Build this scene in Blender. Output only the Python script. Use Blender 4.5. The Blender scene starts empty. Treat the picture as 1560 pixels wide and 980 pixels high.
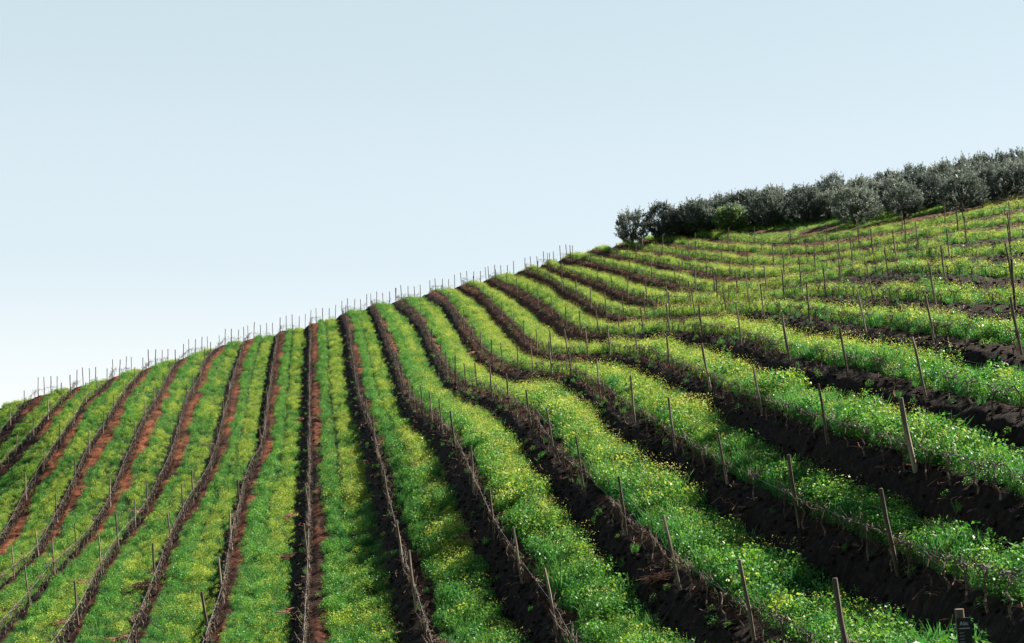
import bpy, math, random
import numpy as np
from mathutils import Vector, Matrix
R_=math.radians
C=bpy.context.scene.collection
scene=bpy.context.scene
random.seed(7); rng=np.random.default_rng(11)

# ---------------------------------------------------------------- camera, sky, sun, exposure
F=2167.0                       # focal length in photograph pixels (1560 wide)
PITCH=math.atan(230/F)
cd=bpy.data.cameras.new('camera'); cam=bpy.data.objects.new('camera',cd); C.objects.link(cam)
cd.sensor_width=36; cd.lens=F*36/1560; cd.clip_start=.1; cd.clip_end=8000
cam.location=(0,0,0); cam.rotation_euler=(math.pi/2+PITCH,0,0); scene.camera=cam
SUN_EL=39; SUN_AZ=62           # azimuth: degrees to the right of the view direction
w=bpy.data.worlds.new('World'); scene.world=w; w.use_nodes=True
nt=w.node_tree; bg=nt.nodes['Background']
sky=nt.nodes.new('ShaderNodeTexSky'); sky.sky_type='NISHITA'; sky.sun_disc=False
sky.sun_elevation=R_(SUN_EL); sky.sun_rotation=R_(SUN_AZ); sky.air_density=1.0; sky.dust_density=1.0; sky.ozone_density=1.0
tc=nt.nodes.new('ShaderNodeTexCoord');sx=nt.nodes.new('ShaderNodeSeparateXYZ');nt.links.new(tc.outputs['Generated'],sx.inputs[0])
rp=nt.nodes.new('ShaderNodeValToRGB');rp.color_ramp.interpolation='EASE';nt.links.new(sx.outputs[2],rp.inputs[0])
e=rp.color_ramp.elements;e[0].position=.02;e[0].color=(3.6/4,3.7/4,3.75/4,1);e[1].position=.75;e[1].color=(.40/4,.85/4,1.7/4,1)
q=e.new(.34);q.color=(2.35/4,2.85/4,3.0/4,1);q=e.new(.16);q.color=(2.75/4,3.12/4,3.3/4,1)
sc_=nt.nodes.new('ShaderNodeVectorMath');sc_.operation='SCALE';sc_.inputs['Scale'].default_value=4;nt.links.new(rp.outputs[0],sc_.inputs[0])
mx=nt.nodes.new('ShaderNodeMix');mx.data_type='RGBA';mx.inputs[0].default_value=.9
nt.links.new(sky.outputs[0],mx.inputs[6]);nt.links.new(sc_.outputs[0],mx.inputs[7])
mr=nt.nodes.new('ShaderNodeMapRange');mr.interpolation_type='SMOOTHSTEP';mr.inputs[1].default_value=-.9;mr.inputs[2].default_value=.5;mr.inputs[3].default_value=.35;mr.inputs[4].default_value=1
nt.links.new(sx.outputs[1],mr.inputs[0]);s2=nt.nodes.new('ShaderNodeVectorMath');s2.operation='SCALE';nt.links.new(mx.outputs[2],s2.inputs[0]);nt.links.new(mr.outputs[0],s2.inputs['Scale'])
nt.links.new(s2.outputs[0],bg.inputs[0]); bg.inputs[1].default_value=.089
sl=bpy.data.lights.new('sun','SUN'); sl.energy=5.0; sl.angle=R_(.5); sl.color=(1,.93,.82)
so=bpy.data.objects.new('sun',sl); C.objects.link(so)
sd=Vector((math.sin(R_(SUN_AZ))*math.cos(R_(SUN_EL)),math.cos(R_(SUN_AZ))*math.cos(R_(SUN_EL)),math.sin(R_(SUN_EL))))
so.rotation_euler=sd.to_track_quat('Z','Y').to_euler()
scene.view_settings.view_transform='Standard'; scene.view_settings.look='None'
scene.view_settings.exposure=1.58; scene.view_settings.gamma=1; scene.view_settings.use_curve_mapping=False
scene.render.engine='CYCLES'
scene.cycles.max_bounces=6; scene.cycles.transparent_max_bounces=4; scene.cycles.diffuse_bounces=3

# ---------------------------------------------------------------- survey of the hill
H=[(16,649,27),(24,692,30),(51,666,31),(73,640,31),(94,615,27),(67,715,36),(92,676,33),(113,647,31),(131,615,28),(148,603,27),
(22,882,46),(59,847,42),(87,796,38),(115,739,36),(157,661,31),(174,632,31),(189,605,29),
(45,924,58),(83,877,53),(116,846,46),(143,815,42),(188,722,35),(206,680,34),(221,647,33),(236,622,30),(249,598,27),
(119,952,65),(154,881,55),(181,835,49),(206,806,42),(225,779,39),(261,703,35),(273,661,32),(284,620,29),(295,600,27),(341,530,22),
(208,979,70),(237,899,62),(261,832,54),(280,791,46),(322,717,37),(332,686,37),(341,646,33),(349,612,29),
(340,919,69),(353,840,58),(366,784,50),(399,693,39),(408,624,31),(421,534,23),
(850,969,97),(795,888,84),(754,821,76),(723,753,67),(675,663,53),(659,643,49),(644,638,46),(615,599,38),(593,531,27),(565,469,22),
(471,867,65),(471,719,44),(472,617,32),(473,497,22),(622,900,76),(570,680,45),(538,562,30),(518,479,22),(465,985,80),
(1037,895,107),(955,817,88),(890,749,75),(845,705,68),(777,624,54),(750,606,49),(711,603,44),(682,580,37),(658,531,28),(625,477,22),
(1368,871,116),(1218,801,99),(1109,740,83),(1030,689,72),(967,646,64),(915,610,57),(871,577,50),(841,572,46),(813,570,42),(790,573,41),(767,564,36),(751,556,34),(734,539,31),(720,520,29),(684,469,21.5),
(1395,720,111),(1261,675,92),(1161,634,76),(1021,568,57),(971,549,50),(930,543,47),(896,546,43),(841,544,38),(799,522,32),(765,485,26),(737,456,22),
(1411,605,88),(1293,573,77),(1203,553,70),(1130,527,56),(1071,515,49),(1021,509,45),(981,513,43),(944,515,40),(913,513,36),(886,511,33),(863,502,31),(841,480,26),
(1424,523,72),(1320,507,65),(1234,494,60),(1107,480,45),(1059,482,40),(983,487,34),
(1426,470,63),(1331,461,56),(1195,457,45),(1440,427,56),(1354,425,49),(1221,438,39),(1447,395,49),(1366,395,42),
(1309,361,30),(1375,354,30),(1117,390,27),(1155,399,29),(1226,383,29),(1468,340,30),(1560,320,31),(850,400,23.5),(941,375,22),(1051,360,23),(1150,344,23.5),(1300,341,25.5),(1440,318,26),(1560,300,27),
(1151,980,125),(1557,540,84),(1545,475,70),(1540,430,60),(1540,393,52),(1540,365,44)]
R={1:[(0,669),(16,649),(37,622),(49,613)],
2:[(0,718),(24.5,692),(51,666),(73,640),(94,615),(108,603)],
3:[(0,833),(10,821),(40,762),(67,715),(92,676),(113,647),(131,615),(148,603),(163,590)],
4:[(0,900),(22,882),(59,847),(87,796),(115,739),(136,691),(157,661),(174,632),(189,605),(205,586),(218,573)],
5:[(0,975),(45,924),(83,877),(116,846),(143,815),(168,772),(188,722),(206,680),(221,647),(236,622),(249,598),(258,578),(268,561),(279,549)],
6:[(97,985),(119,952),(154,881),(181,835),(206,806),(225,779),(244,740),(261,703),(273,661),(284,620),(295,600),(305,583),(312,560),(321,546),(334,533)],
7:[(205,985),(237.6,899),(261,832),(280,791),(295,764),(309,743),(322,717),(332,686),(341,646),(349,612),(355,585),(365,553),(370,533),(378,519)],
8:[(322,979),(340.6,919),(353,840),(366,784),(373,750),(386,715),(399,693),(404,664),(408,624),(412,598),(416.5,563),(421,534),(427,508)],
9:[(466,985),(471,867),(472,791),(472,719),(472,617),(472,560),(473,529),(473,497)],
10:[(651,985),(635,930),(617,876),(594,781),(571,680),(560,648),(546,606),(539,562),(533,521),(527,489),(521,480)],
11:[(858,985),(850,969),(795,888),(754,821),(723,753),(695,690),(675,663),(659,643),(644.5,636),(632,629),(624,616),(615,599),(606.5,572),(593,531),(581,501),(573,480),(565,469)],
12:[(1300,1052),(1151,980),(1037,895),(955,817),(890,749),(845,700),(810,654),(777,624),(750,608),(728,599),(711,597),(695,587),(682,575),(671,557),(658,531),(641,494),(625,475),(612,463),(603,459)],
13:[(1560,955),(1368,871),(1218,801),(1109,740),(1030,689),(967,646),(915,610),(871,579),(841,572),(813,570),(790,571),(767,564),(751,556),(734,539),(720,520),(707,501),(695,486),(684,469),(674,457),(655,449)],
14:[(1560,778),(1395,720),(1261,675),(1161,634),(1083,597),(1021,568),(972,550),(930,543),(896,545),(866,546),(841,544),(819,537),(799,522),(781,502),(765,485),(750,471),(737,456),(722,444),(703,437)],
15:[(1560,642),(1411,605),(1292,573),(1203,554),(1130,527),(1071,515),(1021,509),(981,512),(944,515),(913,514),(886,511),(863,502),(841,481),(821,468),(804,457),(788,447),(773,441),(757,432),(745,427)],
16:[(1560,543),(1424,523),(1320,507),(1234,494),(1164,483),(1107,480),(1059,482),(1021,485),(983,487),(951,486),(925,482),(901,470),(878,455),(857,443),(838,430),(820,421),(800,415)],
17:[(1560,478),(1426,470),(1331,461),(1259,456),(1195,457),(1141,461),(1093,463),(1053,466),(1018,467),(986,463),(957,454),(933,445),(911,436),(886,426),(855,416),(835,408)],
18:[(1560,434),(1440,427),(1354,425),(1281,430),(1221,438),(1169,445),(1124,450),(1090,450),(1060,445),(1030,437),(994,428),(960,419),(935,411),(901,403),(870,398)],
19:[(1560,395),(1447,396),(1366,397),(1299,405),(1243,415),(1195,422),(1150,428),(1113,426),(1077,421),(1040,411),(1000,403),(969,397),(940,392)],
20:[(1560,366),(1473,375),(1400,383),(1330,390),(1280,397),(1230,404),(1180,408),(1140,408),(1100,403),(1050,393),(1010,387),(980,384)],
21:[(1560,343),(1460,355),(1380,372),(1310,382),(1255,388),(1205,391),(1160,390),(1110,385),(1060,380)],
22:[(1560,322),(1468,340),(1441,344),(1375,356),(1309,364),(1260,371),(1205,376),(1150,374),(1110,370)]}
SKY=[(-200,660),(0,622),(60,604),(120,590),(190,571),(260,552),(340,527),(400,513),(473,495),(520,480),(560,468),(600,460),(650,448),(700,436),(740,427),(800,412),(850,397),(890,384),(940,374)]
H+=[(1000,361,20.5),(1060,351,20),(1200,329,20),(1400,299,20),(1560,281,20),(1860,240,20)]
H=[h for h in H if h[:2] not in ((1545,475),(1540,430),(1540,393),(1540,365),(1468,340),(1560,320))]+[(1545,475,70),(1540,430,59),(1540,393,51),(1540,365,45),(1460,357,36),(1450,378,44),(1468,340,31),(1560,320,33)]
SKY+=[(1000,361),(1060,351),(1200,329),(1400,299),(1560,281),(1960,228)]
# points of a row trace where the photograph shows no post (row index: point numbers)
NOPOST={1:[0,3],2:[0],3:[0,1],4:[0],5:[0,4],6:[0,6],7:[0,5],8:[4,5],9:[0],10:[0],11:[0],14:[0],15:[0],16:[],22:[]}
# heaps of prunings
HEAPS=[(566,799),(682,743),(710,804),(740,885),(581,954),(760,962),(824,753),(794,698),(443,919),(441,838),(446,779),(326,829),(93,946),(218,889),(184,965),(130,884),(210,779),(7,928),(877,811),(959,689),(1122,809),(1287,733),(1438,786),(721,534),(766,653),(387,649),(460,602),(460,637),(483,642),(316,676),(1005,880),(640,700),(550,740)]
# front row of the grove: base pixel, crown width and height in pixels
TREES=[(963,373,54,50),(1007,365,56,54),(1060,359,58,52),(1112,354,54,38),(1170,347,62,54),(1230,341,58,54),(1302,344,78,56),(1378,333,66,50),(1466,323,80,55),(1547,308,74,52)]

def tps_fit(P,V,lam):
    n=len(P);d=np.linalg.norm(P[:,None]-P[None],axis=2);K=np.where(d>0,d*d*np.log(d+1e-12),0)
    A=np.zeros((n+3,n+3));A[:n,:n]=K+lam*np.eye(n);A[:n,n]=1;A[:n,n+1:]=P;A[n,:n]=1;A[n+1:,:n]=P.T
    return P,np.linalg.solve(A,np.r_[V,0,0,0])
def tps_eval(fit,Q):
    P,w=fit;n=len(P);out=np.empty(len(Q))
    for i in range(0,len(Q),20000):
        q=Q[i:i+20000]
        d2=((q[:,None]-P[None])**2).sum(2)
        out[i:i+20000]=(.5*d2*np.log(d2+1e-12))@w[:n]+w[n]+q@w[n+1:]
    return out
SC=300.
def resample(poly,step):
    p=np.array(poly,float);l=np.r_[0,np.cumsum(np.linalg.norm(np.diff(p,axis=0),axis=1))]
    n=max(2,int(round(l[-1]/step))+1);t=np.linspace(0,l[-1],n)
    return np.c_[np.interp(t,l,p[:,0]),np.interp(t,l,p[:,1])]
def smoothpoly(poly,step=6):
    """Catmull-Rom through the traced points, then resampled"""
    p=np.array(poly,float);q=np.vstack([2*p[0]-p[1],p,2*p[-1]-p[-2]]);out=[]
    for i in range(1,len(q)-2):
        p0,p1,p2,p3=q[i-1:i+3];L=np.linalg.norm(p2-p1);n=max(2,int(L/4))
        for t in np.arange(n)/n:
            out.append(.5*((2*p1)+(-p0+p2)*t+(2*p0-5*p1+4*p2-p3)*t*t+(-p0+3*p1-3*p2+p3)*t**3))
    out.append(p[-1]);return resample(out,step)
U0,U1,V0,V1,GS=-420,2000,180,1240,4
gu=np.arange(U0,U1+1,GS);gv=np.arange(V0,V1+1,GS);GU,GV=np.meshgrid(gu,gv)
GQ=np.c_[GU.ravel(),GV.ravel()]/SC
Ha=np.array(H,float)
Gh=tps_eval(tps_fit(Ha[:,:2]/SC,np.log(Ha[:,2]),.3),GQ).reshape(GU.shape)
Gh=np.clip(Gh,math.log(13),math.log(175))
pts=[];val=[]
for k,poly in R.items():
    for q in resample(poly,16): pts.append(q);val.append(k)
Gp=tps_eval(tps_fit(np.array(pts)/SC,np.array(val,float),.0005),GQ).reshape(GU.shape)
def bil(G,u,v):
    x=np.clip((u-U0)/GS,0,len(gu)-1.001);y=np.clip((v-V0)/GS,0,len(gv)-1.001)
    i=x.astype(int);j=y.astype(int);a=x-i;b=y-j
    return (G[j,i]*(1-a)+G[j,i+1]*a)*(1-b)+(G[j+1,i]*(1-a)+G[j+1,i+1]*a)*b
SKYa=np.array(SKY,float)
def skyv(u): return np.interp(u,SKYa[:,0],SKYa[:,1])
cp,sp=math.cos(PITCH),math.sin(PITCH)
def depth(u,v): return 1.55*F/np.exp(bil(Gh,u,v))
def base(u,v):
    """smooth hill surface: pixel of the survey -> world point; above the crest it rolls over"""
    u=np.asarray(u,float);v=np.asarray(v,float)
    D=depth(u,v);a=(u-780)/F;b=(490-v)/F
    P=np.stack([D*a,D*(cp-b*sp),D*(sp+b*cp)],-1)
    vs=skyv(u);over=np.maximum(vs-v,0)
    s=np.maximum(D-depth(u,vs),0)*(over>0)
    P[...,2]-=D*over/F+.012*s*s+.01*s
    return P
def phi(u,v): return bil(Gp,np.asarray(u,float),np.asarray(v,float))
def hsh(i,j,s):
    n=(i*374761393+j*668265263+s*1442695041)&0xffffffff
    n=((n^(n>>13))*1274126177)&0xffffffff
    return ((n^(n>>16))&0xffff)/65535.
def vnoise(x,y,sc,seed=0):
    x=np.asarray(x)/sc;y=np.asarray(y)/sc;i=np.floor(x).astype(np.int64);j=np.floor(y).astype(np.int64)
    a=x-i;b=y-j;a=a*a*(3-2*a);b=b*b*(3-2*b)
    return (hsh(i,j,seed)*(1-a)+hsh(i+1,j,seed)*a)*(1-b)+(hsh(i,j+1,seed)*(1-a)+hsh(i+1,j+1,seed)*a)*b
def fbm(x,y,sc,seed=0,o=3):
    return sum(vnoise(x,y,sc/2**k,seed+k)*.5**k for k in range(o))/sum(.5**k for k in range(o))
def ss(a,b,x):
    t=np.clip((x-a)/(b-a),0,1);return t*t*(3-2*t)
def surface(u,v,detail=True):
    """full ground: terraces, furrows and clods. returns points, phase, green mask"""
    u=np.asarray(u,float);v=np.asarray(v,float)
    P=base(u,v);p=phi(u,v);s=p-np.floor(p)
    x,y=P[...,0],P[...,1]
    wob=(fbm(x,y,2.2,5)-.5)*.14+(fbm(x,y,.6,6)-.5)*.12
    A=np.maximum(.16+.29*ss(250,520,u),.44*(1-ss(48,72,y))*ss(60,260,u))+.11*ss(620,950,u);A=A*(1-.65*ss(15,17.5,p)*ss(950,1150,u))
    inr=ss(-.6,0,p)*(1-ss(22.2,22.8,p))
    sb=s
    prof=np.where(sb<.1,.05*ss(0,.1,sb),.05-(A+.05)*np.clip((sb-.1)/.6,0,1))
    bank=np.clip((sb-.74)/.24,0,1);prof=prof+np.where(sb>.74,A*bank*bank*(3-2*bank),0)
    hi=.80-.08*ss(600,850,u)-.11*ss(14,17,p)*ss(950,1200,u)-.08*ss(15.5,17,p)*ss(1150,1300,u)+wob;lo=.15+.10*ss(14,17,p)*ss(950,1200,u)-wob*.7+.09*ss(.42,.56,fbm(x,y,3,44))*ss(300,450,u)*(1-ss(850,1100,u))
    lo=lo+.16*(1-ss(250,480,u))*ss(.42,.54,fbm(x,y,5,31))*ss(68,90,y)-.06*(1-ss(250,480,u))*(1-ss(60,80,y));hi=hi+.05*(1-ss(250,450,u))*(1-ss(60,80,y))
    g=ss(lo-.03,lo+.04,s)*(1-ss(hi-.03,hi+.05,s))
    patch=ss(.44,.60,fbm(x,y,5,77))
    # the soil track between the rows and the grove
    pv=np.interp(u,[1130,1205,1300,1380,1440,1530,1700],[374,372,352,338,327,310,280])
    track=(np.abs(v-pv)<4.6+2.5*(fbm(x,y,6,3)-.5))*(p>21)*(u>1120)
    track=np.maximum(track,(np.abs(v-pv-9)<2.0)*(p>21)*(u>1180)*(u<1480)*.9)
    track=np.maximum(track,(p>22.4)*ss(.55,.65,vnoise(u*.012,(v-pv)*.16,1.,61)))
    g=g*inr+(1-inr)*(1-track)
    if detail:
        P[...,2]+=prof*inr
        soil=1-g*.8
        P[...,2]+=(fbm(x,y,.42,9,3)-.5)*.26*soil+(fbm(x,y,1.6,19)-.5)*.10
    return P,p,g
# a cached height grid so that things stand on the ground as built
def ground(u,v):
    P,_,_=surface(np.array([u]),np.array([v]));return Vector(P[0])

# ---------------------------------------------------------------- materials
def mat(name):
    m=bpy.data.materials.new(name);m.use_nodes=True;n=m.node_tree;n.nodes.clear()
    o=n.nodes.new('ShaderNodeOutputMaterial');return m,n,o
def ramp(n,fac,stops):
    r=n.nodes.new('ShaderNodeValToRGB');e=r.color_ramp.elements
    while len(e)<len(stops): e.new(.5)
    for i,(p,c) in enumerate(stops): e[i].position=p;e[i].color=(*c,1)
    n.links.new(fac,r.inputs[0]);return r.outputs[0]
def noise(n,sc,det=4,rough=.6,vec=None):
    t=n.nodes.new('ShaderNodeTexNoise');t.inputs['Scale'].default_value=sc;t.inputs['Detail'].default_value=det;t.inputs['Roughness'].default_value=rough
    if vec: n.links.new(vec,t.inputs['Vector'])
    return t.outputs[0]
def mixc(n,f,a,b):
    m=n.nodes.new('ShaderNodeMix');m.data_type='RGBA'
    for s,x in ((m.inputs[0],f),(m.inputs[6],a),(m.inputs[7],b)):
        if hasattr(x,'links'): n.links.new(x,s)
        elif isinstance(x,(int,float)): s.default_value=x
        else: s.default_value=(*x,1)
    return m.outputs[2]
def ground_material():
    m,n,o=mat('vineyard_soil');g=n.nodes.new('ShaderNodeNewGeometry')
    at=n.nodes.new('ShaderNodeAttribute');at.attribute_name='grass'
    ar=n.nodes.new('ShaderNodeAttribute');ar.attribute_name='red'
    n1=noise(n,.35,5,.6,g.outputs['Position']);n2=noise(n,5,6,.7,g.outputs['Position'])
    dark=ramp(n,n2,[(.3,(.006,.004,.003)),(.52,(.016,.010,.007)),(.66,(.045,.026,.017)),(.8,(.10,.065,.045))])  # near-black soil tone, deepened to carry the furrow shade in its colour
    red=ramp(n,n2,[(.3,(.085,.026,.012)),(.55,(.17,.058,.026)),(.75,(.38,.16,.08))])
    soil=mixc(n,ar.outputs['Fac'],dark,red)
    gr=ramp(n,noise(n,9,4,.7,g.outputs['Position']),[(.3,(.012,.030,.008)),(.6,(.03,.075,.015)),(.8,(.07,.10,.03))])
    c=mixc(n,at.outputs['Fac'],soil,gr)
    b=n.nodes.new('ShaderNodeBsdfPrincipled');b.inputs['Roughness'].default_value=.95;b.inputs['Specular IOR Level'].default_value=.1
    n.links.new(c,b.inputs['Base Color'])
    bp=n.nodes.new('ShaderNodeBump');bp.inputs['Strength'].default_value=.9;bp.inputs['Distance'].default_value=.08
    n.links.new(noise(n,7,8,.75,g.outputs['Position']),bp.inputs['Height']);n.links.new(bp.outputs[0],b.inputs['Normal'])
    n.links.new(b.outputs[0],o.inputs[0]);return m
def leaf_material(name,stops,trans=.45,rough=.5):
    m,n,o=mat(name);oi=n.nodes.new('ShaderNodeObjectInfo');at=n.nodes.new('ShaderNodeAttribute');at.attribute_name='tint'
    ad=n.nodes.new('ShaderNodeMath');ad.operation='ADD'
    mu=n.nodes.new('ShaderNodeMath');mu.operation='MULTIPLY';mu.inputs[1].default_value=.5
    n.links.new(oi.outputs['Random'],ad.inputs[0]);n.links.new(at.outputs['Fac'],ad.inputs[1]);n.links.new(ad.outputs[0],mu.inputs[0])
    c=ramp(n,mu.outputs[0],stops)
    b=n.nodes.new('ShaderNodeBsdfPrincipled');b.inputs['Roughness'].default_value=rough;b.inputs['Specular IOR Level'].default_value=.35
    t=n.nodes.new('ShaderNodeBsdfTranslucent');x=n.nodes.new('ShaderNodeMixShader');x.inputs[0].default_value=trans
    n.links.new(c,b.inputs['Base Color']);n.links.new(c,t.inputs[0]);n.links.new(b.outputs[0],x.inputs[1]);n.links.new(t.outputs[0],x.inputs[2])
    n.links.new(x.outputs[0],o.inputs[0]);return m
def wood_material(name,a,b_,c_,sc=6,stretch=(1,1,.12)):
    m,n,o=mat(name);tc=n.nodes.new('ShaderNodeTexCoord');mp=n.nodes.new('ShaderNodeMapping');mp.inputs['Scale'].default_value=stretch
    oi=n.nodes.new('ShaderNodeObjectInfo');n.links.new(tc.outputs['Object'],mp.inputs[0])
    va=n.nodes.new('ShaderNodeVectorMath');n.links.new(mp.outputs[0],va.inputs[0]);n.links.new(oi.outputs['Random'],va.inputs[1])
    nz=noise(n,sc,6,.7,va.outputs[0])
    c=ramp(n,nz,[(.3,a),(.5,b_),(.72,c_)])
    hv=n.nodes.new('ShaderNodeHueSaturation');mr=n.nodes.new('ShaderNodeMapRange');mr.inputs[3].default_value=.65;mr.inputs[4].default_value=1.25
    n.links.new(oi.outputs['Random'],mr.inputs[0]);n.links.new(mr.outputs[0],hv.inputs['Value']);n.links.new(c,hv.inputs['Color'])
    b=n.nodes.new('ShaderNodeBsdfPrincipled');b.inputs['Roughness'].default_value=.85;b.inputs['Specular IOR Level'].default_value=.2
    n.links.new(hv.outputs[0],b.inputs['Base Color'])
    bp=n.nodes.new('ShaderNodeBump');bp.inputs['Strength'].default_value=.5;bp.inputs['Distance'].default_value=.01
    n.links.new(nz,bp.inputs['Height']);n.links.new(bp.outputs[0],b.inputs['Normal']);n.links.new(b.outputs[0],o.inputs[0]);return m
M={}
M['soil']=ground_material()
M['leaf']=leaf_material('cover_crop_leaf',[(0,(.014,.09,.016)),(.35,(.042,.20,.028)),(.65,(.12,.33,.032)),(1,(.34,.50,.04))],.4)
M['lime']=leaf_material('lime_leaf',[(0,(.08,.18,.015)),(.35,(.19,.34,.03)),(.65,(.40,.49,.05)),(1,(.56,.60,.12))],.42)
M['blade']=leaf_material('grass_blade',[(0,(.02,.13,.035)),(.5,(.06,.23,.045)),(1,(.17,.35,.06))],.5)
M['petal']=leaf_material('mustard_petal',[(0,(.28,.40,.03)),(.5,(.52,.54,.07)),(1,(.78,.68,.20))],.4)
M['olive']=leaf_material('olive_leaf',[(0,(.05,.066,.058)),(.5,(.12,.15,.125)),(1,(.27,.31,.24))],.4,.5)
M['olive_pale']=leaf_material('pale_olive_leaf',[(0,(.06,.12,.04)),(.5,(.20,.32,.09)),(1,(.45,.60,.16))],.5,.45)
M['post']=wood_material('weathered_post_wood',(.05,.038,.03),(.17,.13,.10),(.46,.38,.29),7)
M['bark']=wood_material('vine_bark',(.045,.028,.022),(.13,.09,.07),(.32,.26,.21),14,(1,1,1))
M['cane']=wood_material('pruned_cane',(.12,.055,.04),(.28,.14,.10),(.42,.26,.18),14,(1,1,1))
M['olive_bark']=wood_material('olive_bark',(.03,.025,.02),(.07,.06,.05),(.13,.11,.09),5)
m,n,o=mat('galvanised_wire');b=n.nodes.new('ShaderNodeBsdfPrincipled');b.inputs['Roughness'].default_value=.6
n.links.new(ramp(n,noise(n,3,3),[(.3,(.16,.15,.14)),(.7,(.32,.30,.28))]),b.inputs['Base Color']);n.links.new(b.outputs[0],o.inputs[0]);M['wire']=m
m,n,o=mat('black_sign_board');b=n.nodes.new('ShaderNodeBsdfPrincipled');b.inputs['Roughness'].default_value=.5
n.links.new(ramp(n,noise(n,12,3),[(.3,(.006,.008,.010)),(.7,(.014,.016,.02))]),b.inputs['Base Color']);n.links.new(b.outputs[0],o.inputs[0]);M['board']=m
m,n,o=mat('white_lettering');b=n.nodes.new('ShaderNodeBsdfPrincipled');b.inputs['Roughness'].default_value=.6
n.links.new(ramp(n,noise(n,30,3),[(.3,(.55,.56,.58)),(.7,(.78,.78,.78))]),b.inputs['Base Color']);n.links.new(b.outputs[0],o.inputs[0]);M['paint']=m

# ---------------------------------------------------------------- helpers
def link(o,parent=None):
    C.objects.link(o)
    if parent: o.parent=parent
    return o
def props(o,label=None,cat=None,group=None,kind=None):
    for k,x in (('label',label),('category',cat),('group',group),('kind',kind)):
        if x: o[k]=x
    return o
def npmesh(name,V,F_,mt=None,tint=None,smooth=False):
    me=bpy.data.meshes.new(name);V=np.asarray(V,np.float32)
    if isinstance(F_,np.ndarray):
        k=F_.shape[1];me.vertices.add(len(V));me.vertices.foreach_set('co',V.ravel())
        me.loops.add(F_.size);me.loops.foreach_set('vertex_index',F_.astype(np.int32).ravel())
        me.polygons.add(len(F_));me.polygons.foreach_set('loop_start',np.arange(0,F_.size,k,dtype=np.int32))
        me.update(calc_edges=True)
    else: me.from_pydata([tuple(v) for v in V],[],F_)
    if smooth: me.polygons.foreach_set('use_smooth',np.ones(len(me.polygons),bool))
    if tint is not None:
        a=me.attributes.new('tint','FLOAT','POINT');a.data.foreach_set('value',np.asarray(tint,np.float32))
    if mt: me.materials.append(mt)
    me.update();return me
class Tubes:
    def __init__(s): s.V=[];s.F=[]
    def add(s,pts,rad,n=5,cap=True):
        pts=[Vector(p) for p in pts];b0=len(s.V);m=len(pts)
        if not hasattr(rad,'__len__'): rad=[rad]*m
        for i,p in enumerate(pts):
            t=(pts[min(i+1,m-1)]-pts[max(i-1,0)]).normalized()
            a=t.cross(Vector((.3,.9,.2))) if abs(t.z)>.7 else t.cross(Vector((0,0,1)))
            a.normalize();c=t.cross(a)
            for k in range(n):
                th=2*math.pi*k/n;s.V.append(p+(a*math.cos(th)+c*math.sin(th))*rad[i])
        for i in range(m-1):
            for k in range(n):
                s.F.append((b0+i*n+k,b0+i*n+(k+1)%n,b0+(i+1)*n+(k+1)%n,b0+(i+1)*n+k))
        if cap:
            s.F.append(tuple(b0+k for k in range(n))[::-1]);s.F.append(tuple(b0+(m-1)*n+k for k in range(n)))
    def mesh(s,name,mt,smooth=False): return npmesh(name,s.V,s.F,mt,smooth=smooth)

# ---------------------------------------------------------------- the ground
us=np.arange(-320,1881,2.);nr=400
tt=np.linspace(0,1,nr)
cols=[];UU,TT=np.meshgrid(us,tt)
VS=skyv(UU);VB=1130.
VV=VS+(VB-VS)*(TT**1.12)
over=np.array([14,11,8,5.5,3.5,2,1,.4])                     # beyond the crest
UO,OO=np.meshgrid(us,over);VO=skyv(UO)-OO
UU=np.vstack([UO,UU]);VV=np.vstack([VO,VV])
P,ph,gm=surface(UU,VV)
nrow,ncol=UU.shape
idx=np.arange(nrow*ncol).reshape(nrow,ncol)
faces=np.stack([idx[1:,:-1],idx[1:,1:],idx[:-1,1:],idx[:-1,:-1]],-1).reshape(-1,4)
Vt=P.reshape(-1,3);Gm=gm.ravel()
x,y=Vt[:,0],Vt[:,1]
sfr=(ph-np.floor(ph)).ravel();uf=UU.ravel()
redm=np.clip((1-.97*ss(300,560,uf))*(.35+.9*ss(.4,.65,fbm(x,y,6,41))),0,1)*(1-ss(.6,.9,sfr))  # sunlit left soil coloured red; shaded banks and right side coloured dark
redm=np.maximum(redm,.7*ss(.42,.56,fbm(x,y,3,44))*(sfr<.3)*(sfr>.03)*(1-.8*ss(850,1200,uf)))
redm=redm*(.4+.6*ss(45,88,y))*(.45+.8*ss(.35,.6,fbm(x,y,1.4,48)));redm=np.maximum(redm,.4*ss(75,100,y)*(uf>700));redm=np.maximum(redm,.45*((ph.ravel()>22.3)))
# skirt to the horizon
loop=np.r_[idx[0,:],idx[1:,-1],idx[-1,-2::-1],idx[-2:0:-1,0]]
cen=np.array([0,85.]);bp=Vt[loop];dr=bp[:,:2]-cen;dr/=np.linalg.norm(dr,axis=1)[:,None]
allV=[Vt];allF=[faces];prev=loop;cnt=len(Vt);gs=[Gm];rs=[redm]
for dist in (4,12,30,70,160,400,1000,3500):
    z=bp[:,2]-.02*min(dist,12)-.16*max(dist-4,0);z=np.maximum(z,-34-.001*dist)
    ring=np.c_[bp[:,:2]+dr*dist,z];allV.append(ring);cur=np.arange(cnt,cnt+len(loop));cnt+=len(loop)
    nx=np.roll(prev,-1);cx=np.roll(cur,-1);allF.append(np.stack([prev,nx,cx,cur],-1))
    gs.append(np.ones(len(loop))*.8);rs.append(np.zeros(len(loop)));prev=cur
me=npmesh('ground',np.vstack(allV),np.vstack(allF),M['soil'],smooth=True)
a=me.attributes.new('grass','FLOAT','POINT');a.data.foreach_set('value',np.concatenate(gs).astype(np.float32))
a=me.attributes.new('red','FLOAT','POINT');a.data.foreach_set('value',np.concatenate(rs).astype(np.float32))
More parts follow.
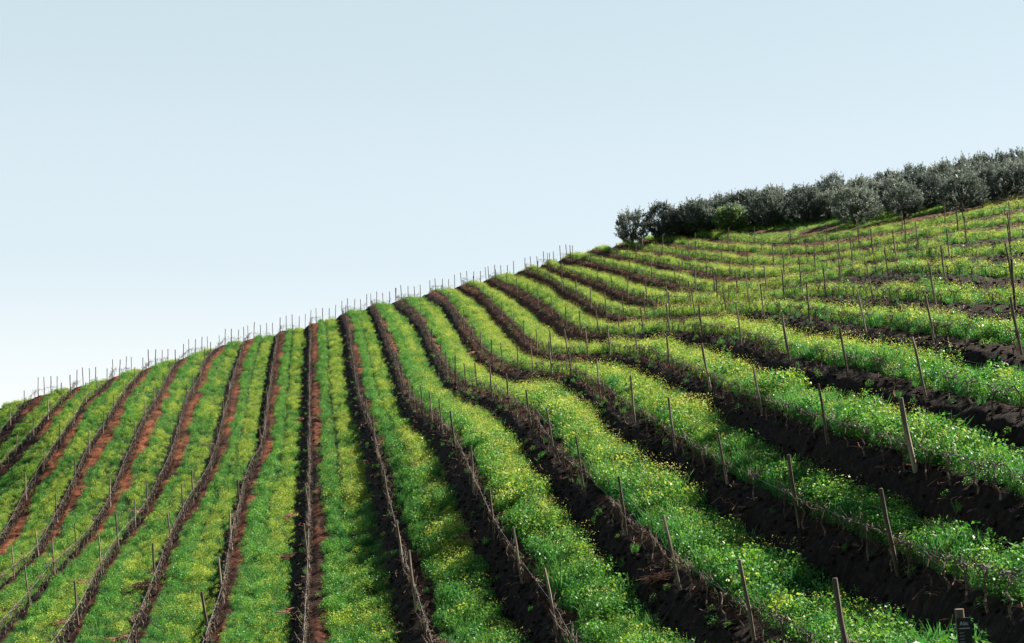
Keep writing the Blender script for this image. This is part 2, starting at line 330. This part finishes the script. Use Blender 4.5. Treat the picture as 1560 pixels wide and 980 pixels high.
props(link(bpy.data.objects.new('ground',me)),kind='structure')
print('ground',len(me.vertices))

# ---------------------------------------------------------------- cover crop (stuff)
protos=bpy.data.collections.new('plant_kinds')
def proto(name,V,F_,mt,tint):
    o=bpy.data.objects.new(name,npmesh(name,V,np.array(F_),mt,tint));protos.objects.link(o);return o
def clump(seed,n,rad,h,leaf,mt,upright=False,flowers=False):
    r=np.random.default_rng(seed);V=[];Fc=[];T=[]
    for i in range(n):
        a=r.uniform(0,2*np.pi);q=np.sqrt(r.uniform())*rad
        if upright:
            c=np.array([q*np.cos(a),q*np.sin(a),0]);L=h*r.uniform(.6,1.1);d=np.array([r.normal()*.25,r.normal()*.25,1.]);d/=np.linalg.norm(d)
            side=np.cross(d,[r.normal(),r.normal(),0]);side/=np.linalg.norm(side)+1e-9
            wd=leaf*r.uniform(.7,1.3);tip=c+d*L+np.array([r.normal(),r.normal(),-.3])*L*.12;mid=c+d*L*.55
            b=len(V);V+=[c-side*wd*.5,c+side*wd*.5,mid+side*wd*.5,mid-side*wd*.5,tip+side*wd*.1,tip-side*wd*.1]
            Fc+=[(b,b+1,b+2,b+3),(b+3,b+2,b+4,b+5)];T+=[.1,.1,.5,.5,.9,.9]
        else:
            hz=h*(1-(q/rad)**2*.5)*(r.uniform(.0,1)**.55)
            if flowers: hz=h*r.uniform(.55,1.12)
            c=np.array([q*np.cos(a),q*np.sin(a),hz])
            nrm=np.array([r.normal()*.7,r.normal()*.7,r.uniform(.2,1.2)]);nrm/=np.linalg.norm(nrm)
            t=np.cross(nrm,[r.normal(),r.normal(),r.normal()]);t/=np.linalg.norm(t)+1e-9;s_=np.cross(nrm,t)
            L=leaf*r.uniform(.6,1.3);wd=L*(.9 if flowers else .55)
            b=len(V);V+=[c-t*L*.5,c+s_*wd*.5-t*L*.05,c+t*L*.5-nrm*L*.12,c-s_*wd*.5-t*L*.05];Fc+=[(b,b+1,b+2,b+3)]
            tv=np.clip(hz/h*.25+r.uniform(-.05,.75),0,1);T+=[tv]*4
    return V,Fc,T
kinds=[]
for i in range(4): kinds.append(proto('leafy_plant',*(lambda c:(c[0],c[1],M['leaf'],c[2]))(clump(20+i,105,.26,.50,.062,None))))
for i in range(3): kinds.append(proto('budding_plant',*(lambda c:(c[0],c[1],M['lime'],c[2]))(clump(30+i,95,.26,.46,.058,None))))
for i in range(3): kinds.append(proto('grass_tuft',*(lambda c:(c[0],c[1],M['blade'],c[2]))(clump(40+i,40,.18,.46,.013,None,upright=True))))
for i in range(3): kinds.append(proto('mustard_bloom',*(lambda c:(c[0],c[1],M['petal'],c[2]))(clump(60+i,75,.28,.47,.017,None,flowers=True))))
def scatter_object(name,pts,rot,scl,kind_i,label_kind='stuff'):
    me=bpy.data.meshes.new(name);me.vertices.add(len(pts));me.vertices.foreach_set('co',pts.astype(np.float32).ravel())
    for nm,ty,dat in (('rotz','FLOAT',rot),('scl','FLOAT',scl),('kidx','INT',kind_i)):
        a=me.attributes.new(nm,ty,'POINT');a.data.foreach_set('value',np.asarray(dat,np.int32 if ty=='INT' else np.float32))
    o=link(bpy.data.objects.new(name,me));o['kind']='stuff'
    g=bpy.data.node_groups.new('scatter','GeometryNodeTree')
    g.interface.new_socket('Geometry',in_out='INPUT',socket_type='NodeSocketGeometry');g.interface.new_socket('Geometry',in_out='OUTPUT',socket_type='NodeSocketGeometry')
    N=g.nodes.new;gi=N('NodeGroupInput');go=N('NodeGroupOutput');ip=N('GeometryNodeInstanceOnPoints');ci=N('GeometryNodeCollectionInfo')
    ci.inputs['Collection'].default_value=protos;ci.inputs['Separate Children'].default_value=True;ci.inputs['Reset Children'].default_value=True
    def att(nm,ty):
        a=N('GeometryNodeInputNamedAttribute');a.data_type=ty;a.inputs['Name'].default_value=nm;return a.outputs['Attribute']
    cx=N('ShaderNodeCombineXYZ');g.links.new(att('rotz','FLOAT'),cx.inputs[2]);e2=N('FunctionNodeEulerToRotation');g.links.new(cx.outputs[0],e2.inputs[0])
    g.links.new(e2.outputs[0],ip.inputs['Rotation']);g.links.new(att('scl','FLOAT'),ip.inputs['Scale']);g.links.new(att('kidx','INT'),ip.inputs['Instance Index'])
    ip.inputs['Pick Instance'].default_value=True
    g.links.new(gi.outputs[0],ip.inputs['Points']);g.links.new(ci.outputs[0],ip.inputs['Instance']);g.links.new(ip.outputs[0],go.inputs[0])
    md=o.modifiers.new('scatter','NODES');md.node_group=g;return o
M['clod']=M['soil']
def clod(seed):
    import bmesh
    r=np.random.default_rng(seed);bm=bmesh.new();bmesh.ops.create_icosphere(bm,subdivisions=1,radius=.05)
    for v_ in bm.verts: v_.co*=float(r.uniform(.55,1.3));v_.co.z*=.75
    me=bpy.data.meshes.new('soil_clod');bm.to_mesh(me);bm.free();me.materials.append(M['soil']);o=bpy.data.objects.new('soil_clod',me);protos.objects.link(o);kinds.append(o)
for i in range(3): clod(80+i)
for i in range(3):
    T_=type('T',(),{})();rr_=random.Random(700+i);T=Tubes()
    for j in range(5):
        a=rr_.uniform(0,6.28);L=rr_.uniform(.06,.17);c=Vector((rr_.gauss(0,.10),rr_.gauss(0,.10),.03));d=Vector((math.cos(a),math.sin(a),rr_.uniform(0,.9)))
        T.add([c-d*L*.4,c+Vector((rr_.gauss(0,.02),rr_.gauss(0,.02),.01)),c+d*L*.6],[.006,.005,.003],3,False)
    o=bpy.data.objects.new('twig_litter',T.mesh('twig_litter',M['cane']));protos.objects.link(o);kinds.append(o)
names=sorted(k.name for k in kinds)                      # Collection Info sorts children by name
def kind_index(prefix): return [i for i,nm in enumerate(names) if nm.startswith(prefix)]
KB=kind_index('budding');KT=kind_index('twig')
KL,KG,KY,KC=kind_index('leafy'),kind_index('grass'),kind_index('mustard'),kind_index('soil')
def sample_ground(density,margin=(-160,1720,1080),cell=3.,over_=9):
    """random points over the hill, count following true ground area x density(u,v,D)"""
    uu=np.arange(margin[0],margin[1],cell);outU=[];outV=[]
    for u in uu:
        vs=float(skyv(u));vv=np.arange(vs-over_,margin[2],cell);ua=np.full(len(vv),u)
        p0=base(ua,vv);p1=base(ua+cell,vv);p2=base(ua,vv+cell)
        ar=np.linalg.norm(np.cross(p1-p0,p2-p0),axis=1)
        n=rng.poisson(ar*density)
        outU.append(np.repeat(ua,n)+rng.uniform(0,cell,n.sum()));outV.append(np.repeat(vv,n)+rng.uniform(0,cell,n.sum()))
    return np.concatenate(outU),np.concatenate(outV)
su,sv=sample_ground(26.)
SP,sph,sg=surface(su,sv)
fr=sph-np.floor(sph);row=np.floor(sph)
x,y=SP[:,0],SP[:,1]
mid=((row>=7)&(row<=10))*(np.abs(fr-.45)<.05)*ss(55,70,depth(su,sv))
bare=(ss(.50,.62,fbm(x,y,4.5,77))*(row>=4)*(row<=6))*.55
dens=sg*(1-.95*mid)*(1-bare)*(.72+.5*fbm(x,y,1.3,8))*(1-.38*ss(38,55,depth(su,sv)))
grassland=(sph>22.6)|(sph<-.2)
keep=rng.uniform(size=len(su))<dens
su,sv,SP,sph,fr,row,x,y,sg=[q[keep] for q in (su,sv,SP,sph,fr,row,x,y,sg)];grassland=grassland[keep]
D=depth(su,sv)
edge=np.minimum(ss(.1,.3,fr),1-ss(.66,.86,fr))
big=.7+.5*ss(450,900,su)*(1-.5*ss(55,100,D))*(.72+.28*ss(30,48,D))*(1-.42*ss(14.5,17,sph)*ss(950,1200,su))*(1-.2*ss(15.5,17,sph)*ss(1150,1300,su))
scl=big*(.15+.7*fbm(x,y,2.4,12)+1.1*fbm(x,y,.75,14))*(.55+.45*edge)*rng.uniform(.6,1.35,len(su));scl=np.where(grassland,.45*rng.uniform(.6,1.3,len(su)),scl)
gprob=.10+.45*ss(.5,.7,fbm(x,y,5,55))*(1-ss(40,75,D));gprob=np.where((fr>.64)&(row>10),np.maximum(gprob,.5),gprob)
isg=rng.uniform(size=len(su))<gprob
lime=.06+.62*ss(.42,.62,fbm(x,y,3.2,91))*ss(30,55,D)+.2*ss(.5,.65,fbm(x,y,.9,92));lime=lime*(.5+.5*ss(.2,.4,fr))
lime=np.maximum(lime,.62*ss(36,58,D)*ss(560,760,su));lime=lime+.25*(1-ss(420,620,su))*ss(.35,.6,fbm(x,y,4,95))
side=1-(1-ss(.34,.56,fr))*(1-ss(560,900,su))*ss(45,60,D)*.85
lime=np.clip(lime*side*(1+.7*ss(.4,.6,fr)*(1-ss(560,900,su))),0,.92)
kid=np.where(isg,rng.choice(KG,len(su)),np.where(rng.uniform(size=len(su))<lime,rng.choice(KB,len(su)),rng.choice(KL,len(su))))
SP[:,2]-=.02
co=scatter_object('cover_crop',SP,rng.uniform(0,6.28,len(su)),scl,kid)
props(co,'dense green cover crop growing in strips between the vine rows','cover crop')
# clods and small weeds on the bare soil (stuff)
cu_,cv_=sample_ground(12.,over_=0)
CP,cph,cg=surface(cu_,cv_);cD=depth(cu_,cv_);cf=cph-np.floor(cph)
kp=(cg<.4)&((cu_>560)|(cf>.86)|(rng.uniform(size=len(cu_))<.12))&(cph>0)&(cph<22.2)&(rng.uniform(size=len(cu_))<np.clip(75/cD,0,1)**2)
CP=CP[kp];CP[:,2]+=.0
nck=len(CP);soilpts=(CP,rng.uniform(0,6.28,nck),rng.uniform(.4,1.7,nck)**1.3)
wu=rng.uniform(size=nck)<.05+.22*((cf[kp]>.1)&(cf[kp]<.3))+.16*(vnoise(CP[:,0],CP[:,1],1.5,66)>.7)
SOILW=(CP[wu],cf[kp][wu])
props(scatter_object('soil_clods',soilpts[0],soilpts[1],soilpts[2],np.where(rng.uniform(size=nck)<.14,rng.choice(KT,nck),rng.choice(KC,nck))),'dark crumbly clods and bits of cane strewn over the bare soil of the furrows','soil clods')
nw=int(wu.sum());props(scatter_object('small_weeds',SOILW[0],rng.uniform(0,6.28,nw),rng.uniform(.15,.6,nw),rng.choice(KL+KG,nw)),'small scattered weeds sprouting on the bare soil of the furrows','weeds')
# mustard in flower
yel=.08+.55*ss(38,62,D)*ss(560,760,su)+.5*ss(.42,.62,fbm(x,y,3.2,91))*ss(34,60,D)+.25*ss(.5,.65,fbm(x,y,3,93))
yel=yel*(.35+.65*ss(.25,.45,fr)*(1-ss(.62,.78,fr)))
yel=yel*(1-(1-ss(.34,.56,fr))*(1-ss(560,900,su))*.8);yel=np.clip(yel*1.15,0,1)
yel=np.where(grassland,.12,yel)*(.25+.75*ss(24,34,D))
ky=rng.uniform(size=len(su))<yel*.8
YP=SP[ky].copy();n_=ky.sum();YP[:,:2]+=rng.normal(0,.05,(n_,2))
yo=scatter_object('mustard_flowers',YP,rng.uniform(0,6.28,n_),scl[ky]*rng.uniform(.85,1.2,n_),rng.choice(KY,n_))
props(yo,'yellow mustard flowers scattered over the green cover crop strips','flowers')
print('plants',len(su),'blooms',n_)

# ---------------------------------------------------------------- rows in the ground
ORD=['zeroth','first','second','third','fourth','fifth','sixth','seventh','eighth','ninth','tenth','eleventh','twelfth','thirteenth','fourteenth','fifteenth','sixteenth','seventeenth','eighteenth','nineteenth','twentieth']
ORD+=['twenty-'+q for q in ORD[1:10]]+['thirtieth']+['thirty-'+q for q in ORD[1:10]]
def rowname(k):
    if k<=5: return ORD[k]+' row down the left edge'
    if k<=12: return ORD[k-5]+' row from left along the bottom edge'
    return ORD[k-12]+' row up the right edge'
def along(k): return 'from the left end of' if k<=5 else ('up' if k<=12 else 'from the right end of')
rows={}
for k,poly in R.items():
    tr=np.array(poly,float)
    # lengthen the trace out of the frame and over the crest
    d0=(tr[0]-tr[1]);d0/=np.linalg.norm(d0);start=tr[0]+d0*(70 if k!=12 else 20)
    d1=(tr[-1]-tr[-2]);d1/=np.linalg.norm(d1)
    ext=[np.array((tr[-1][0]+a_,skyv(tr[-1][0]+a_)-b_)) for a_,b_ in ((9,1.0),(19,2.0),(29,3.0),(38,4.0))]
    if k>17: ext=[tr[-1]+d1*t for t in (6,12)]
    full=np.vstack([start,tr,ext]);rows[k]=(smoothpoly(full,5),tr,np.array(ext))
def inframe(u,v): return 0<=u<=1560 and v<=980

# ---- posts
def post_mesh(i,r=.036):
    T=Tubes();rr=random.Random(i);bend=[(0,0)]+[(rr.uniform(-.012,.012),rr.uniform(-.012,.012)) for _ in range(4)]
    hs=[-.35,.15,.6,1.1,1.66+rr.uniform(-.07,.06)];T.add([(bend[j][0],bend[j][1],hs[j]) for j in range(5)],[r*1.05,r*1.02,r,r*.97,r*.93],8)
    T.add([(bend[4][0],bend[4][1],hs[4]),(bend[4][0],bend[4][1],hs[4]+.008)],[r*.9,r*.6],8)
    return T.mesh('post',M['post'])
post_meshes=[post_mesh(i,r) for i,r in enumerate((.034,.037,.041,.035,.044))];stout=post_mesh(9,.058)
plist=[]
extra=[(16,(1557,541)),(17,(1547,476)),(18,(1543,432)),(19,(1541,394)),(20,(1540,367)),(21,(1539,345))]
for k,(line,tr,ext) in rows.items():
    np_=set(NOPOST.get(k,[]))|({0} if k>=13 else set());idxs=[]
    pp=[(tuple(q),False) for i,q in enumerate(tr) if i not in np_ and 0<=q[0]<=1562]
    # extra posts close together where the row runs over the crest
    pp+=[(tuple(q),True) for q in ext if k<=17]
    if k<=12: pass
    pp=[(q,False) for kk,q in extra if kk==k]+pp
    plist+= [(k,q,h) for q,h in pp]
cnts={};cands=[]
for k,q,h in plist:
    g=ground(*q);cands.append([k,q,h,g])
order={}
for k in rows:
    sel=[c for c in cands if c[0]==k]
    for i,c in enumerate(sel): c.append(i+1)
near=sorted(cands,key=lambda c:c[3].length)
def tilt_for(g,rr):
    d=g.length;return R_(2.0+8.5*max(0,min(1,1-(d-30)/85))+rr.gauss(0,1.6)),R_(rr.gauss(0,2.2))
farT=Tubes();nposts=0
for j,(k,q,h,g,i) in enumerate(near):
    rr=random.Random(int(q[0]*31+q[1]*7));tx,ty=tilt_for(g,rr)
    if j<298:
        thick=(k==14 and q==(1395,720));me=stout if thick else rr.choice(post_meshes)
        o=link(bpy.data.objects.new('trellis_post',me));o.location=g;o.rotation_euler=(ty,-tx,rr.uniform(-.4,.4));o.scale=(1,1,rr.uniform(.92,1.08))
        lab=('stout pale' if thick else 'weathered wooden')+' post, '+ORD[i]+' '+along(k)+' the '+rowname(k)
        props(o,lab,'trellis post','wooden posts holding up the vine rows');nposts+=1
    else:
        ax=Vector((-math.sin(tx),math.sin(-ty),1)).normalized();farT.add([g-ax*.3,g+ax*.8,g+ax*1.66],.042,5)
print('posts',nposts,len(near))
if farT.V: props(link(bpy.data.objects.new('distant_posts',farT.mesh('distant_posts',M['post']))),'far thin posts standing along the crest behind the nearer ones','trellis posts',kind='stuff')

# ---- vines: trunk and two arms each, tied along a low wire
def vine_parts(i):
    rr=random.Random(100+i);T=Tubes();p=[Vector((0,0,-.08))];h=.62+rr.uniform(-.06,.05)
    for j in range(1,6): p.append(Vector((rr.uniform(-.05,.05)+.02*j,rr.uniform(-.05,.05),h*j/5)))
    T.add(p,[.030,.024,.018,.020,.016,.019],6);top=p[-1]
    if rr.random()<.5: T.add([p[3],p[3]+Vector((rr.uniform(-.2,.2),rr.uniform(-.2,.2),-.1)),p[3]+Vector((rr.uniform(-.3,.3),rr.uniform(-.25,.25),-.35))],[.010,.007,.004],4)
    arms=[]
    for s in (-1,1):
        A=Tubes();q=[top.copy()]
        for j in range(1,6): q.append(top+Vector((s*.54*j/5,rr.uniform(-.07,.07),rr.uniform(-.06,.06)-.01*(j==5))))
        A.add(q,[.016,.013,.012,.010,.009,.006],5)
        for j in range(1,6):                                           # spurs and hanging canes
            for rep in range(2):
                up=rr.random()<.5;L=rr.uniform(.06,.24) if up else rr.uniform(.15,.55)
                e=q[j]+Vector((rr.uniform(-.16,.16),rr.uniform(-.2,.2),L if up else -L*.8));mm=(q[j]+e)/2+Vector((rr.uniform(-.05,.05),rr.uniform(-.08,.08),.03))
                A.add([q[j],mm,e],[.008,.006,.004],3,False)
        arms.append(A)
    return T,arms
kinds_v=[]
for i in range(8):
    T,arms=vine_parts(i);kinds_v.append((T.mesh('trunk',M['bark']),[a.mesh('arm',M['bark']) for a in arms],T,arms))
vines=[]
for k,(line,tr,ext) in rows.items():
    Pw=base(line[:,0],line[:,1]);l=np.r_[0,np.cumsum(np.linalg.norm(np.diff(Pw,axis=0),axis=1))]
    posts_k=[c for c in cands if c[0]==k];ps=[]
    for c in posts_k: ps.append(l[np.argmin(((line-np.array(c[1]))**2).sum(1))])
    t=.4
    while t<l[-1]-.5:
        rr=random.Random(int(t*100)+k*1000);tj=t+rr.uniform(-.1,.1)
        u=float(np.interp(tj,l,line[:,0]));v=float(np.interp(tj,l,line[:,1]));u2=float(np.interp(tj+.5,l,line[:,0]));v2=float(np.interp(tj+.5,l,line[:,1]))
        if -60<u<1620 and v<1060 and rr.random()<.94: vines.append([k,u,v,u2,v2,tj,ps])
        t+=1.27
    # low wire of this row
gg,_,_=surface(np.array([q[1] for q in vines]),np.array([q[2] for q in vines]));gg2,_,_=surface(np.array([q[3] for q in vines]),np.array([q[4] for q in vines]))
for q,a_,b_ in zip(vines,gg,gg2): q.append(Vector(a_));q.append(Vector(b_));
inn=[q for q in vines if inframe(q[1],q[2])]
inn.sort(key=lambda q:q[7].length);chosen=inn[:290];cset=set(id(q) for q in chosen)
# ordinal of each vine past its post
from collections import defaultdict
byseg=defaultdict(list)
for q in vines:
    if inframe(q[1],q[2]):
        seg=int(np.searchsorted(q[6],q[5])) ;byseg[(q[0],seg)].append(q)
restV=[];restF=[];roff=0
def vine_matrix(q,rr):
    d=(q[8]-q[7]);yaw=math.atan2(d.y,d.x);pitch=math.atan2(d.z,math.hypot(d.x,d.y))
    g=q[7];tl=R_(5)*max(0,min(1,1-(g.length-30)/90))
    return Matrix.Translation(g)@Matrix.Rotation(-tl,4,'Y')@Matrix.Rotation(yaw+(math.pi if rr.random()<.5 else 0)*0,4,'Z')@Matrix.Rotation(-pitch*.8,4,'Y')@Matrix.Scale(rr.uniform(.9,1.1),4)
for (k,seg),qs in byseg.items():
    qs.sort(key=lambda q:q[5])
    for i,q in enumerate(qs):
        if id(q) in cset:
            rr=random.Random(int(q[1]*13+q[2]*71));tm,am,_,_=rr.choice(kinds_v)
            e=link(bpy.data.objects.new('grape_vine',None));e.empty_display_size=.1;e.matrix_world=vine_matrix(q,rr)
            link(bpy.data.objects.new('trunk',tm),e)
            for a_ in am: link(bpy.data.objects.new('arm',a_),e)
            pos='past' if 6<=k<=12 else ('right of' if k<=5 else 'left of')
            neg='below' if 6<=k<=12 else ('left of' if k<=5 else 'right of')
            if seg==0: lab='bare vine, %s %s the first post, %s'%(ORD[len(qs)-i],neg,rowname(k))
            else: lab='bare vine, %s %s the %s post, %s'%(ORD[i+1],pos,ORD[seg],rowname(k))
            props(e,lab,'grape vine','bare pruned vines along the rows')
for q in vines:
    if id(q) in cset: continue
    rr=random.Random(int(q[1]*13+q[2]*71));_,_,T,arms=rr.choice(kinds_v);m_=vine_matrix(q,rr);A=np.array(m_)
    for S in [T]+arms:
        V=np.array([tuple(v) for v in S.V])@A[:3,:3].T+A[:3,3];restV.append(V);restF+=[tuple(i+roff for i in f) for f in S.F];roff+=len(V)
me=npmesh('distant_vines',np.vstack(restV),restF,M['bark'])
props(link(bpy.data.objects.new('distant_vines',me)),'bare pruned vines of the farther rows seen as thin dark tangles','grape vines',kind='stuff')
print('vines',len(vines),len(chosen))
for k,(line,tr,ext) in rows.items():
    Pw,_,_=surface(line[:,0],line[:,1]);Bs=base(line[:,0],line[:,1])
    W_=Tubes();pts_=[(b[0]-.05,b[1],b[2]+.66) for b in Bs[::2]];W_.add(pts_,.005,4)
    if k>11:
        pts_=[(b[0]-.14,b[1],b[2]+1.15) for b in Bs[::2]];W_.add(pts_,.003,3)
    o=link(bpy.data.objects.new('trellis_wire',W_.mesh('trellis_wire',M['wire'])))
    props(o,'thin wires through the posts of the '+rowname(k),'trellis wire','wires along the vine rows')

# ---- heaps of pruned canes in the furrows
def heap_mesh(i):
    rr=random.Random(500+i);T=Tubes();main=rr.uniform(0,3.14)
    for j in range(60):
        a=main+rr.gauss(0,.5);L=rr.uniform(.35,1.0);c=Vector((rr.gauss(0,.2),rr.gauss(0,.14),.03+abs(rr.gauss(0,.08))))
        d=Vector((math.cos(a),math.sin(a),rr.uniform(-.12,.3)));side=Vector((-d.y,d.x,0))*rr.uniform(-.12,.12)
        T.add([c-d*L*.5,c+side+Vector((0,0,.05)),c+d*L*.5],[.013,.011,.005],4)
    return T.mesh('cane_heap',M['cane'])
heaps=[heap_mesh(i) for i in range(5)];hc=defaultdict(int)
hl=[]
for u,v in HEAPS:
    hl.append((int(round(float(phi([u],[v])[0])+.3)),u,v))
for i,(k,u,v) in enumerate(sorted(hl,key=lambda q:(q[0],-q[2]))):
    hc[k]+=1;o=link(bpy.data.objects.new('cane_heap',heaps[i%5]));o.location=ground(u,v);s_=.75+.05*(i%7);o.scale=(s_,s_,s_);o.rotation_euler=(0,-.15,i*1.3)
    props(o,'%s cane heap %s the furrow beside the %s'%(ORD[hc[k]],'up' if k>5 else 'along',rowname(max(1,min(22,k)))),'cane heap','heaps of pruned canes lying in the furrows')

# ---------------------------------------------------------------- olive grove
def olive_meshes(seed,mt):
    r=np.random.default_rng(seed);T=Tubes();rr=random.Random(seed)
    T.add([(0,0,-.2),(.05,.02,.3),(-.03,.05,.75)],[.19,.15,.13],8)
    ends=[]
    for j in range(6):
        a=j*1.05+rr.uniform(-.3,.3);e=Vector((math.cos(a)*rr.uniform(.6,1.1),math.sin(a)*rr.uniform(.6,1.1),rr.uniform(1.5,2.4)))
        T.add([(-.03,.05,.7),e*.45+Vector((0,0,.45)),e],[.09,.06,.025],6);ends.append(e)
    # crown: many sprays, each a clump of narrow leaves; sprays point up and out
    V=[];Fc=[];Tn=[];ns=460
    for i in range(ns):
        a=r.uniform(0,2*np.pi);zc=r.uniform(-1,1);q=r.uniform(.35,1)**.5;rad=np.sqrt(max(0,1-zc*zc*.85))*q
        lob=1+.16*np.sin(3*a+seed)+.12*np.sin(5*a+zc*3+seed*2)
        c=np.array([np.cos(a)*rad*1.5*lob,np.sin(a)*rad*1.5*lob,1.55+zc*1.36*(.9+.15*np.sin(2*a+seed))])
        out=np.array([np.cos(a)*rad,np.sin(a)*rad,zc*.5+.75]);out/=np.linalg.norm(out)
        L=r.uniform(.3,.62);tint=r.uniform(0,.8)
        if zc>.3 and r.uniform()<.3: L*=1.7;out=np.array([out[0]*.5,out[1]*.5,1.]);out/=np.linalg.norm(out)
        for j in range(22):
            t=r.uniform(0,1);p=c+out*L*t+r.normal(0,.075,3)*(1.15-t)
            d=out*.8+r.normal(0,.5,3);d/=np.linalg.norm(d);s_=np.cross(d,r.normal(0,1,3));s_/=np.linalg.norm(s_)+1e-9
            ll=r.uniform(.11,.20);ww=ll*.40;b=len(V)
            V+=[p-s_*ww*.5,p+s_*ww*.5,p+d*ll+s_*ww*.15,p+d*ll-s_*ww*.15];Fc+=[(b,b+1,b+2,b+3)];tv=np.clip(tint+.35*t*r.uniform(.3,1),0,1);Tn+=[tv]*4
    return T.mesh('trunk',M['olive_bark'],True),npmesh('crown',V,np.array(Fc),mt,Tn)
ol=[olive_meshes(s,M['olive']) for s in (1,2,3,4,5)];olp=olive_meshes(8,M['olive_pale'])
def plant_tree(u,v,w_m,h_m,lab,kind=None,rot=0):
    tm,cm=kind or random.choice(ol);e=link(bpy.data.objects.new('olive_tree',None));P_=base(np.array([u]),np.array([v]))[0]
    e.location=P_;e.rotation_euler=(0,0,rot);e.scale=(w_m/3.5,w_m/3.5,h_m/3.3)
    link(bpy.data.objects.new('trunk',tm),e);link(bpy.data.objects.new('crown',cm),e)
    props(e,lab,'olive tree','olive trees of the grove above the rows')
for i,(u,v,wp,hp) in enumerate(TREES):
    D_=float(depth(np.array([float(u)]),np.array([float(v)]))[0])
    lab=('low pale green olive tree, ' if i==3 else 'grey-green olive tree, ')+('leftmost' if i==0 else ORD[i+1]+' from the left')+' in the front row of the grove'
    plant_tree(u,v,wp*D_/F*.93,hp*D_/F*1.03,lab,olp if i==3 else None,i*1.9)
fx=[t[0] for t in TREES];fv=[t[1] for t in TREES]
for kr,(sp_,st) in enumerate(((0,0),(50,1000),(44,1040),(42,1030),(40,1065))):
    if sp_==0: continue
    n_row=kr-1
    u=st;i=0
    while u<1640:
        i+=1;vf=float(np.interp(u,fx,fv));vs=float(skyv(u));v=vf+(vs-vf)*(kr+1)/5*.98
        if kr in (1,3): uu_=u+sp_/2
        else: uu_=u
        plant_tree(uu_,v,3.6+random.uniform(-.4,.5),3.2+random.uniform(-.55,.6),'dark olive tree, %s from the left, %s row behind the front of the grove'%(ORD[i],ORD[kr]),None,u)
        u+=sp_*random.uniform(.85,1.12)

# ---------------------------------------------------------------- row marker with its black board
def box(T,c,s,ax=None):
    b=len(T.V)
    for dx in (-1,1):
        for dy in (-1,1):
            for dz in (-1,1): T.V.append(Vector((c[0]+dx*s[0]/2,c[1]+dy*s[1]/2,c[2]+dz*s[2]/2)))
    for f in ((0,1,3,2),(4,6,7,5),(0,4,5,1),(2,3,7,6),(0,2,6,4),(1,5,7,3)): T.F.append(tuple(b+i for i in f))
su_,sv_=1476,1062
g=ground(su_,sv_);e=link(bpy.data.objects.new('row_marker',None));e.location=g;e.rotation_euler=(0,R_(-4),R_(-8));
print('marker',g)
props(e,'black board with small white lettering fixed to a short post at the bottom right','row sign')
MH=1.30
T=Tubes();T.add([(0,0,-.3),(0,0,MH*.5),(0,0,MH)],[.068,.066,.062],12);link(bpy.data.objects.new('post',T.mesh('post',M['post'])),e)
T=Tubes();box(T,(.03,-.082,MH-.38),(.19,.02,.54));bo=link(bpy.data.objects.new('board',T.mesh('board',M['board'])),e)
def text(s,x,z,size,name='lettering'):
    cu=bpy.data.curves.new(name,'FONT');cu.body=s;cu.size=size;cu.extrude=.001;cu.align_x='CENTER';o=bpy.data.objects.new(name,cu)
    dg=None;C.objects.link(o);bpy.context.view_layer.update();dg=bpy.context.evaluated_depsgraph_get()
    me=bpy.data.meshes.new_from_object(o.evaluated_get(dg));bpy.data.objects.remove(o);me.materials.clear();me.materials.append(M['paint'])
    o=bpy.data.objects.new(name,me);link(o,bo);o.location=(x,-.094,z);o.rotation_euler=(math.pi/2,0,0);return o
text('Alic',.03,MH-.21,.075)
T=Tubes();box(T,(.03,-.095,MH-.25),(.14,.004,.009));box(T,(.055,-.095,MH-.58),(.10,.004,.013))
for j in range(5): box(T,(-.01,-.094,MH-.31-.04*j),(.06,.003,.004))
link(bpy.data.objects.new('printed_line',T.mesh('printed_line',M['paint'])),bo)
